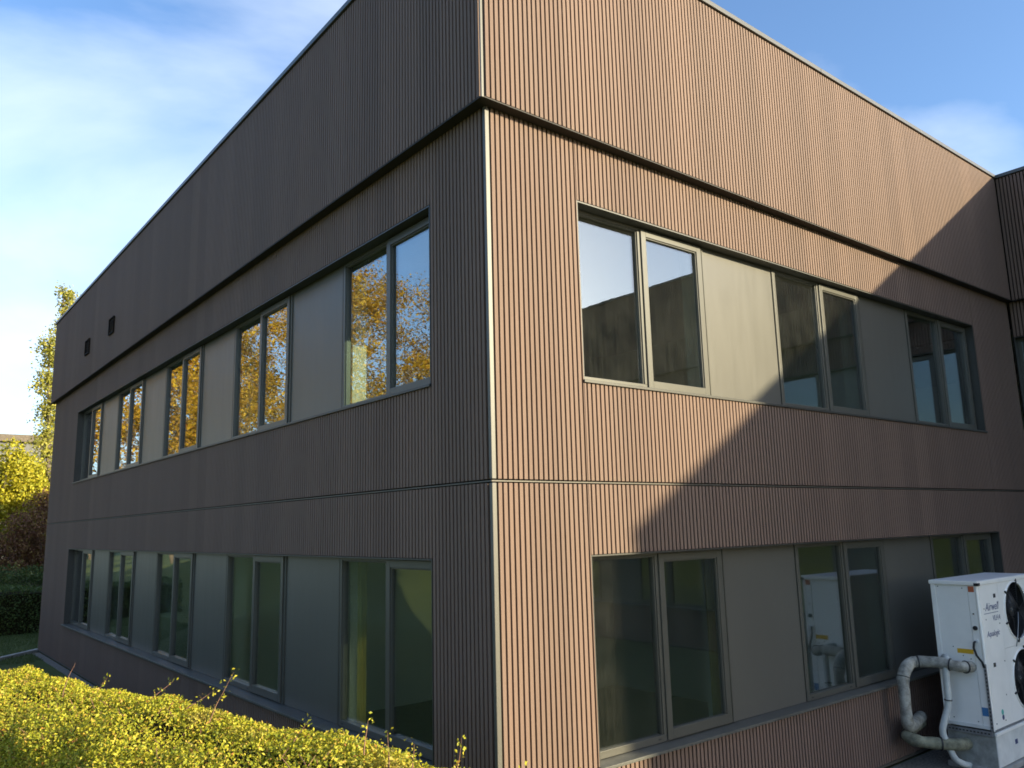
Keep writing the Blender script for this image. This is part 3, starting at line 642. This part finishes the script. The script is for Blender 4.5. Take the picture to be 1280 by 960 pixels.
def branches(rng, base, h, spread, lean, levels=3, trunk_frac=0.3, r0=0.16, kids=(7, 5, 4), up=0.55, columnar=False):
    mb = MB(); limb = MB(); ends = []
    top = np.array([lean[0], lean[1], h])
    def pt(t): return np.array(base) + top * t + np.array([math.sin(t * 5) * 0.06 * spread, math.cos(t * 4) * 0.05 * spread, 0])
    tp = [pt(t) for t in np.linspace(0, 0.93, 12)]
    mb.tube(tp, [r0 * (1 - 0.9 * t) + 0.008 for t in np.linspace(0, 0.97, 12)], 8)
    def grow(p, d, L, r, lev):
        n = 4; pts = [p]; q = p.copy(); dd = d.copy()
        for i in range(n):
            dd = dd + rng.normal(0, 0.16, 3) + np.array([0, 0, 0.10 if columnar else 0.03]); dd /= np.linalg.norm(dd); q = q + dd * L / n; pts.append(q.copy())
        limb.tube(pts, [r * (1 - 0.75 * i / n) for i in range(n + 1)], 5 if lev < 2 else 3, cap=False)
        for k in range(2, n + 1): ends.append((pts[k], lev))
        if lev < levels - 1:
            for k in range(kids[lev + 1]):
                j = rng.integers(1, n + 1); e = dd + rng.normal(0, 0.65, 3); e[2] += 0.15; e /= np.linalg.norm(e)
                grow(pts[j].copy(), e, L * rng.uniform(0.4, 0.62), r * 0.42, lev + 1)
    for k in range(kids[0]):
        t = trunk_frac + (0.92 - trunk_frac) * (k + rng.uniform(0, 0.8)) / kids[0]; a = k * 2.4 + rng.uniform(-0.4, 0.4)
        u = (t - trunk_frac) / (1 - trunk_frac); L = spread * ((0.85 - 0.4 * u) if columnar else (0.55 + 0.9 * math.sin(math.pi * min(1, u * 0.8 + 0.22))))
        el = up + 0.5 * u; d = np.array([math.cos(a) * math.cos(el), math.sin(a) * math.cos(el), math.sin(el)])
        grow(pt(t), d, L, r0 * 0.42 * (1 - 0.5 * u), 0)
    return mb, limb, np.array([e[0] for e in ends]), np.array([e[1] for e in ends])
def tree(name, label, x, y, h, spread, n, size, mat, seed, lean=(0, 0), group=None, cat='tree', trunk_frac=0.3, kids=(9, 5, 4), up=0.5, columnar=False, sc=0.3, r0=None):
    rng = np.random.default_rng(seed); z = float(gz(x, y)); root = empty(name, (x, y, z - 0.03))
    tag(root, label, cat, group)
    t_, l_, E, lev = branches(rng, (0, 0, 0), h, spread, lean, 3, trunk_frac, r0 or h * 0.014, kids, up, columnar)
    t_.build('trunk', 'bark', root, smooth=True); l_.build('limbs', 'bark', root, smooth=True)
    wgt = np.where(lev == 2, 1.0, 0.35); wgt = wgt * rng.uniform(0.2, 1.6, len(E)); wgt /= wgt.sum()
    idx = rng.choice(len(E), n, p=wgt); Cc = E[idx] + rng.normal(0, sc, (n, 3)) * np.array([1, 1, 0.75])
    cen = E.mean(0); nr = Cc - cen; nr /= np.linalg.norm(nr, axis=1, keepdims=True) + 1e-9; nr[:, 2] += 0.4
    leaf_cards(rng, Cc, nr, size, 0.35, 0.7, 'crown', mat, root)
    return root
# autumn trees across the lawn, mirrored in the windows of the shaded side
GT = 'autumn trees across the lawn'
tree('autumn_tree', 'golden maple on the bank nearest the office building corner', -12.5, 22.5, 6.7, 3.3, 26000, 0.11, 'leaf_gold', 11, group=GT, trunk_frac=0.28)
tree('autumn_tree', 'tall golden maple with bare twigs among its leaves', -13.0, 33.5, 10.2, 4.2, 28000, 0.13, 'leaf_gold', 12, group=GT)
tree('autumn_tree', 'broad golden maple standing between two taller trees', -13.5, 43.0, 9.6, 4.6, 24000, 0.16, 'leaf_gold', 13, group=GT)
tree('autumn_tree', 'yellow maple with a dense low crown', -12.5, 52.0, 12.5, 5.0, 20000, 0.22, 'leaf_gold', 14, group=GT, trunk_frac=0.18)
tree('autumn_tree', 'rust-orange maple at the far end of the bank', -14.0, 64.0, 14.2, 5.5, 13000, 0.24, 'leaf_orange', 15, group=GT)
tree('autumn_tree', 'sparse yellow maple beyond the rust-orange one', -13.0, 79.0, 11.0, 5.0, 9000, 0.26, 'leaf_gold', 16, group=GT)
# trees seen past the far end of the building
tree('poplar_tree', 'tall pale yellow-green poplar with its tip above the roof line', 3.6, 38.5, 14.6, 1.25, 8000, 0.14, 'leaf_poplar', 21, lean=(-0.5, 0), group='poplars behind the building', trunk_frac=0.12, kids=(26, 4, 3), up=0.95, columnar=True, sc=0.20)
tree('poplar_tree', 'shorter pale yellow-green poplar in front of the tall one', 2.5, 34.5, 11.0, 0.95, 7000, 0.13, 'leaf_poplar', 22, lean=(-0.45, 0), group='poplars behind the building', trunk_frac=0.12, kids=(24, 4, 3), up=0.95, columnar=True, sc=0.20)
def shrub(name, label, x, y, rx, ry, z0, h, n, size, mat, seed, group=None, cat='shrub'):
    rng = np.random.default_rng(seed); zz = float(gz(x, y)); root = empty(name, (x, y, zz - 0.02)); tag(root, label, cat, group)
    mb = MB(); E = []
    for k in range(16):
        a = rng.uniform(0, 2 * math.pi); e = np.array([math.cos(a) * rx * rng.uniform(0.2, 0.8), math.sin(a) * ry * rng.uniform(0.2, 0.8), h * rng.uniform(0.55, 0.95)])
        m_ = e * 0.5 + rng.normal(0, 0.12, 3); b0 = np.array([rng.uniform(-.15, .15), rng.uniform(-.15, .15), 0]); mb.tube([b0, m_, e], [0.035, 0.022, 0.006], 5, cap=False); E += [m_, e]
    mb.build('stems', 'bark', root, smooth=True)
    k = 46; cc = rng.normal(size=(k, 3)); cc /= np.linalg.norm(cc, axis=1, keepdims=True); rr = rng.uniform(0.45, 1.0, k)[:, None]
    cc = cc * rr * np.array([rx * 0.8, ry * 0.8, h * 0.45]) + np.array([0, 0, z0 + h * 0.52]); cc[:, 2] = np.maximum(cc[:, 2], 0.15)
    idx = rng.integers(0, k, n); d = rng.normal(size=(n, 3)); d /= np.linalg.norm(d, axis=1, keepdims=True)
    Cc = cc[idx] + d * rng.uniform(0.55, 1.0, n)[:, None] * np.array([rx, ry, h * 0.55]) * 0.30 * rng.uniform(0.7, 1.2, k)[idx][:, None]
    Cc[:, 2] = np.abs(Cc[:, 2])
    leaf_cards(rng, Cc, d, size, 0.5, 0.65, 'crown', mat, root); return root
shrub('yellow_shrub', 'big sunlit yellow shrub behind the far end of the building', 0.7, 33.0, 2.2, 1.9, 0, 5.9, 26000, 0.13, 'leaf_yellow', 31)
shrub('rust_shrub', 'rust-brown shrub in front of the yellow one', 2.0, 31.0, 1.6, 1.4, 0, 3.7, 12000, 0.10, 'leaf_rust', 32)
shrub('rust_shrub', 'low rust-brown shrub in the shade below the yellow one', 0.3, 30.3, 2.0, 1.2, 0, 2.9, 10000, 0.09, 'leaf_rust', 33)
shrub('brown_shrub', 'brown thinning shrub partly hidden behind the big yellow shrub', -1.9, 35.5, 2.0, 1.8, 0, 6.0, 9000, 0.13, 'leaf_rust', 34)
shrub('green_shrub', 'low dark green ground cover bush behind the clipped hedge', 1.2, 28.4, 2.2, 0.9, 0, 1.3, 7000, 0.08, 'leaf_green', 35)
# clipped hedge at the end of the lawn
def box_hedge(label, x0, x1, y0, y1, h, n, seed):
    rng = np.random.default_rng(seed); z = float(gz((x0 + x1) / 2, (y0 + y1) / 2)); root = empty('clipped_hedge', ((x0 + x1) / 2, (y0 + y1) / 2, z - 0.02)); tag(root, label, 'hedge')
    lx, ly = (x1 - x0) / 2, (y1 - y0) / 2
    MB().box((-lx + 0.1, -ly + 0.1, 0), (lx - 0.1, ly - 0.1, h - 0.12)).build('stems', 'hedge_core', root)  # solid dark core added behind the leaves, no separate stems
    f = rng.random(n); Cc = np.empty((n, 3)); Nn = np.zeros((n, 3)); u = rng.uniform(-1, 1, n); v = rng.uniform(0, 1, n); w_ = rng.uniform(-1, 1, n)
    tp = f < 0.4; fr = (f >= 0.4) & (f < 0.85); sd_ = f >= 0.85
    Cc[tp] = np.stack([u * lx, w_ * ly, np.full(n, h)], 1)[tp]; Nn[tp] = (0, 0, 1)
    Cc[fr] = np.stack([u * lx, np.where(w_ < 0.7, -ly, ly), v * h], 1)[fr]; Nn[fr] = (0, -1, 0)
    Cc[sd_] = np.stack([np.where(u < 0, -lx, lx), w_ * ly, v * h], 1)[sd_]; Nn[sd_] = (-1, 0, 0)
    Cc += rng.normal(0, 0.035, (n, 3)) + 0.05 * np.sin(Cc[:, [1, 0, 0]] * 3.1 + 1); Cc[:, 2] = np.abs(Cc[:, 2])
    leaf_cards(rng, Cc, Nn, 0.06, 0.4, 0.7, 'foliage', 'leaf_green', root); return root
box_hedge('dark green clipped hedge in the shade past the building end', -4.5, 4.0, 23.6, 25.4, 1.30, 22000, 41)
o = MB().add([(-5, 25.6, 0.12), (6, 25.6, 0.12), (6, 27.6, 0.40), (-5, 27.6, 0.40)], [(0, 1, 2, 3)]).build('leaf_litter', 'litter'); tag(o, kind='structure')
# edging kerb and grass at the far end
e = MB().box((-3.2, -0.07, -0.08), (0.05, 0.07, 0.06)).build('concrete_edging', 'concrete', bevel=0.006); e.location = (-0.10, 18.70, 0); e.rotation_euler = (0, 0, math.radians(50))
e.location = (0.0, 19.05, 0); e.rotation_euler = (0, 0, math.radians(46)); tag(e, 'pale concrete edging strip in the lawn at the building end', 'edging')
rng = np.random.default_rng(77); n = 30000
gxs = rng.uniform(-3.5, 4.0, n); gys = rng.uniform(17.0, 23.6, n); keep = ~((gxs > -0.16) & (gys < 18.95)); gxs, gys = gxs[keep], gys[keep]; n = len(gxs)
b0 = np.stack([gxs, gys, gz(gxs, gys)], 1); a = rng.uniform(0, 6.283, n); wv = np.stack([np.cos(a), np.sin(a), 0 * a], 1) * 0.006; tip = b0 + np.stack([rng.normal(0, 0.02, n), rng.normal(0, 0.02, n), rng.uniform(0.025, 0.06, n)], 1)
tag(mesh_np('grass', np.stack([b0 - wv, b0 + wv, tip], 1).reshape(-1, 3), np.arange(3 * n).reshape(-1, 3), 'grass', None, 3), 'short shaded grass at the far end of the building', 'grass', kind='stuff')

# foreground hedge draped over a low retaining wall
def crest(y): return -2.73 - 0.222 * y
hroot = empty('hedge', (crest(-1), -1, float(gz(crest(-1), -1)) - 0.05)); hl = np.array(hroot.location)
tag(hroot, 'sunlit yellow-green small-leaved hedge spilling over the low wall', 'hedge')
HY0, HY1 = -4.3, 4.2
rng = np.random.default_rng(8)
BC = np.stack([rng.uniform(HY0, HY1, 420), rng.uniform(-0.2, math.pi + 0.2, 420)], 1); BR = rng.uniform(0.06, 0.16, 420); BH = rng.uniform(-0.075, 0.085, 420)
def hsurf(y, th, k=1.0):
    sh = np.shape(y); y = np.ravel(y).astype(float); th = np.ravel(th).astype(float); k = np.broadcast_to(k, y.shape)
    lump = 0.03 * np.sin(y * 4.1 + th * 2) + 0.025 * np.sin(y * 9.3 + th * 3.7 + 1)
    for (cy, ct), br, bh in zip(BC, BR, BH):
        sel = np.abs(y - cy) < 2.2 * br
        if sel.any():
            d2 = (y[sel] - cy) ** 2 + ((th[sel] - ct) * 0.42) ** 2; lump[sel] += bh * np.exp(-d2 / (br * br) * 1.6)
    co, si = np.cos(th), np.sin(th)
    x = crest(y) + 0.42 * np.sign(co) * np.abs(co) ** 0.6 * (k + lump * 0.8)
    z = 1.60 - 0.012 * np.maximum(y, 0) - 0.01 * np.clip(-y - 1.6, 0, 1) + 0.31 * np.sign(si) * np.abs(si) ** 0.55 * (k + lump) + 0.07 * co * np.maximum(si, 0)
    return np.stack([x, y, z], -1).reshape(sh + (3,))
yy = np.linspace(HY0, HY1, 90); th = np.linspace(-0.5, math.pi + 0.02, 22)
G = hsurf(yy[:, None] + 0 * th[None], th[None] + 0 * yy[:, None], 0.74).reshape(-1, 3) - hl
I = (np.arange(89)[:, None] * 22 + np.arange(21)[None]).ravel()
mesh_np('stems', G, np.stack([I, I + 22, I + 23, I + 1], 1), 'hedge_core', hroot)  # dark inner shell added under the leaves to block see-through, not modelled stems
n = 300000
y_ = HY0 + (HY1 - HY0) * rng.random(n); t_ = rng.uniform(0.0, math.pi + 0.05, n); t_ = t_ - 0.30 * np.sin(2 * t_) * (rng.random(n) < 0.5)
k_ = 1.02 - 0.24 * rng.random(n) ** 1.4 + rng.normal(0, 0.014, n)
Cc = hsurf(y_, t_, k_); S0 = hsurf(y_, t_); Nn = np.cross(hsurf(y_ + 2e-3, t_) - S0, hsurf(y_, t_ + 2e-3) - S0); Nn /= np.linalg.norm(Nn, axis=1, keepdims=True) + 1e-12
sg = np.sign((Nn * (Cc - np.stack([crest(y_), y_, np.full(n, 1.60)], 1))).sum(1, keepdims=True)); Nn *= sg
leaf_cards(rng, Cc - hl, Nn, 0.0175, 0.40, 0.55, 'foliage', 'leaf_hedge', hroot, 0.3)
tw = MB()
for i in range(260):
    y0 = rng.uniform(-3.6, 2.6); t0 = rng.uniform(1.3, 3.0); p0 = hsurf(np.array([y0]), np.array([t0]), 0.90)[0] - hl; d0 = rng.normal(0, 1, 3) * (0.5, 0.5, 0.25) + (0, 0, 0.45); d0 /= np.linalg.norm(d0); L0 = rng.uniform(0.04, 0.10)
    tw.tube([p0, p0 + d0 * L0 * 0.5 + rng.normal(0, 0.006, 3), p0 + d0 * L0], [0.0028, 0.002, 0.001], 4, cap=False)
tag(tw.build('twigs', 'twig', hroot), kind='stuff')
def shoot(y, th, L, d, seed, red=False):
    r = random.Random(seed); p = Vector(hsurf(np.array([y]), np.array([th]), 0.97)[0]) - Vector(hl); d = Vector(d).normalized(); pts = [p]
    for i in range(7): d = (d + Vector((r.uniform(-.12, .12), r.uniform(-.12, .12), r.uniform(-.06, .10)))).normalized(); pts.append(pts[-1] + d * L / 7)
    o = MB().tube(pts, [0.0035 - 0.0004 * i for i in range(8)], 5).build('shoot', 'twig', hroot)
    rg = np.random.default_rng(seed); C = []
    for i in range(1, 8):
        for k in range(4): C.append(np.array(pts[i]) + rg.normal(0, 0.013, 3))
    if not red: leaf_cards(rg, np.array(C), np.tile([0, 0, 1.0], (len(C), 1)), 0.018, 0.3, 0.55, 'leaves', 'leaf_hedge', o, 0.3)
for i, (y, th, L, d, red) in enumerate(((0.55, 1.5, 0.20, (0.25, 0, 1), True), (0.35, 1.35, 0.12, (0.5, -0.2, 0.8), False), (-0.25, 1.4, 0.17, (0.7, -0.3, 0.6), False), (-0.55, 1.3, 0.17, (0.8, -0.4, 0.7), False),
        (-0.80, 1.3, 0.26, (0.3, -0.2, 1), False), (-1.45, 1.3, 0.12, (0.4, -0.2, 0.8), False), (-1.95, 1.4, 0.14, (0, 0, 1), False), (-2.10, 1.4, 0.14, (0.1, 0, 1), False), (-2.2, 1.35, 0.11, (0.2, 0, 1), False),
        (-2.38, 1.3, 0.16, (0.4, -0.2, 1), False), (-2.65, 1.3, 0.10, (0.2, 0, 1), False), (-2.85, 1.3, 0.12, (0.2, -0.1, 1), False), (-3.1, 1.3, 0.10, (0.2, 0, 1), False), (0.55, 2.9, 0.2, (-0.5, -0.5, -0.25), True), (1.1, 2.9, 0.16, (-0.4, -0.3, -0.4), False))):
    shoot(y, th, L, d, 100 + i, red)
wv = []
for y in (HY0, HY1):
    x = crest(y) - 0.37; wv += [(x, y, 0.2), (x + 0.14, y, 0.2), (x + 0.14, y, 1.56), (x, y, 1.56)]
o = MB().add(wv, [(0, 1, 2, 3), (7, 6, 5, 4), (0, 4, 5, 1), (1, 5, 6, 2), (2, 6, 7, 3), (3, 7, 4, 0)]).build('retaining_wall', 'concrete_old', bevel=0.008)
tag(o, 'low dark concrete retaining wall under the small-leaved hedge', 'wall')
# distant low building beyond the shrubs
hb = empty('distant_building', (4.0, 75.0, float(gz(4, 75)))); tag(hb, 'distant low building with a flat brown roof edge beyond the shrubs', 'building')
MB().box((-14, 0, 0), (6, 10, 10.0)).build('wall', 'concrete_old', hb); MB().box((-14.3, -0.4, 10.001), (6.3, 10.3, 10.6)).build('roof', 'bark', hb)
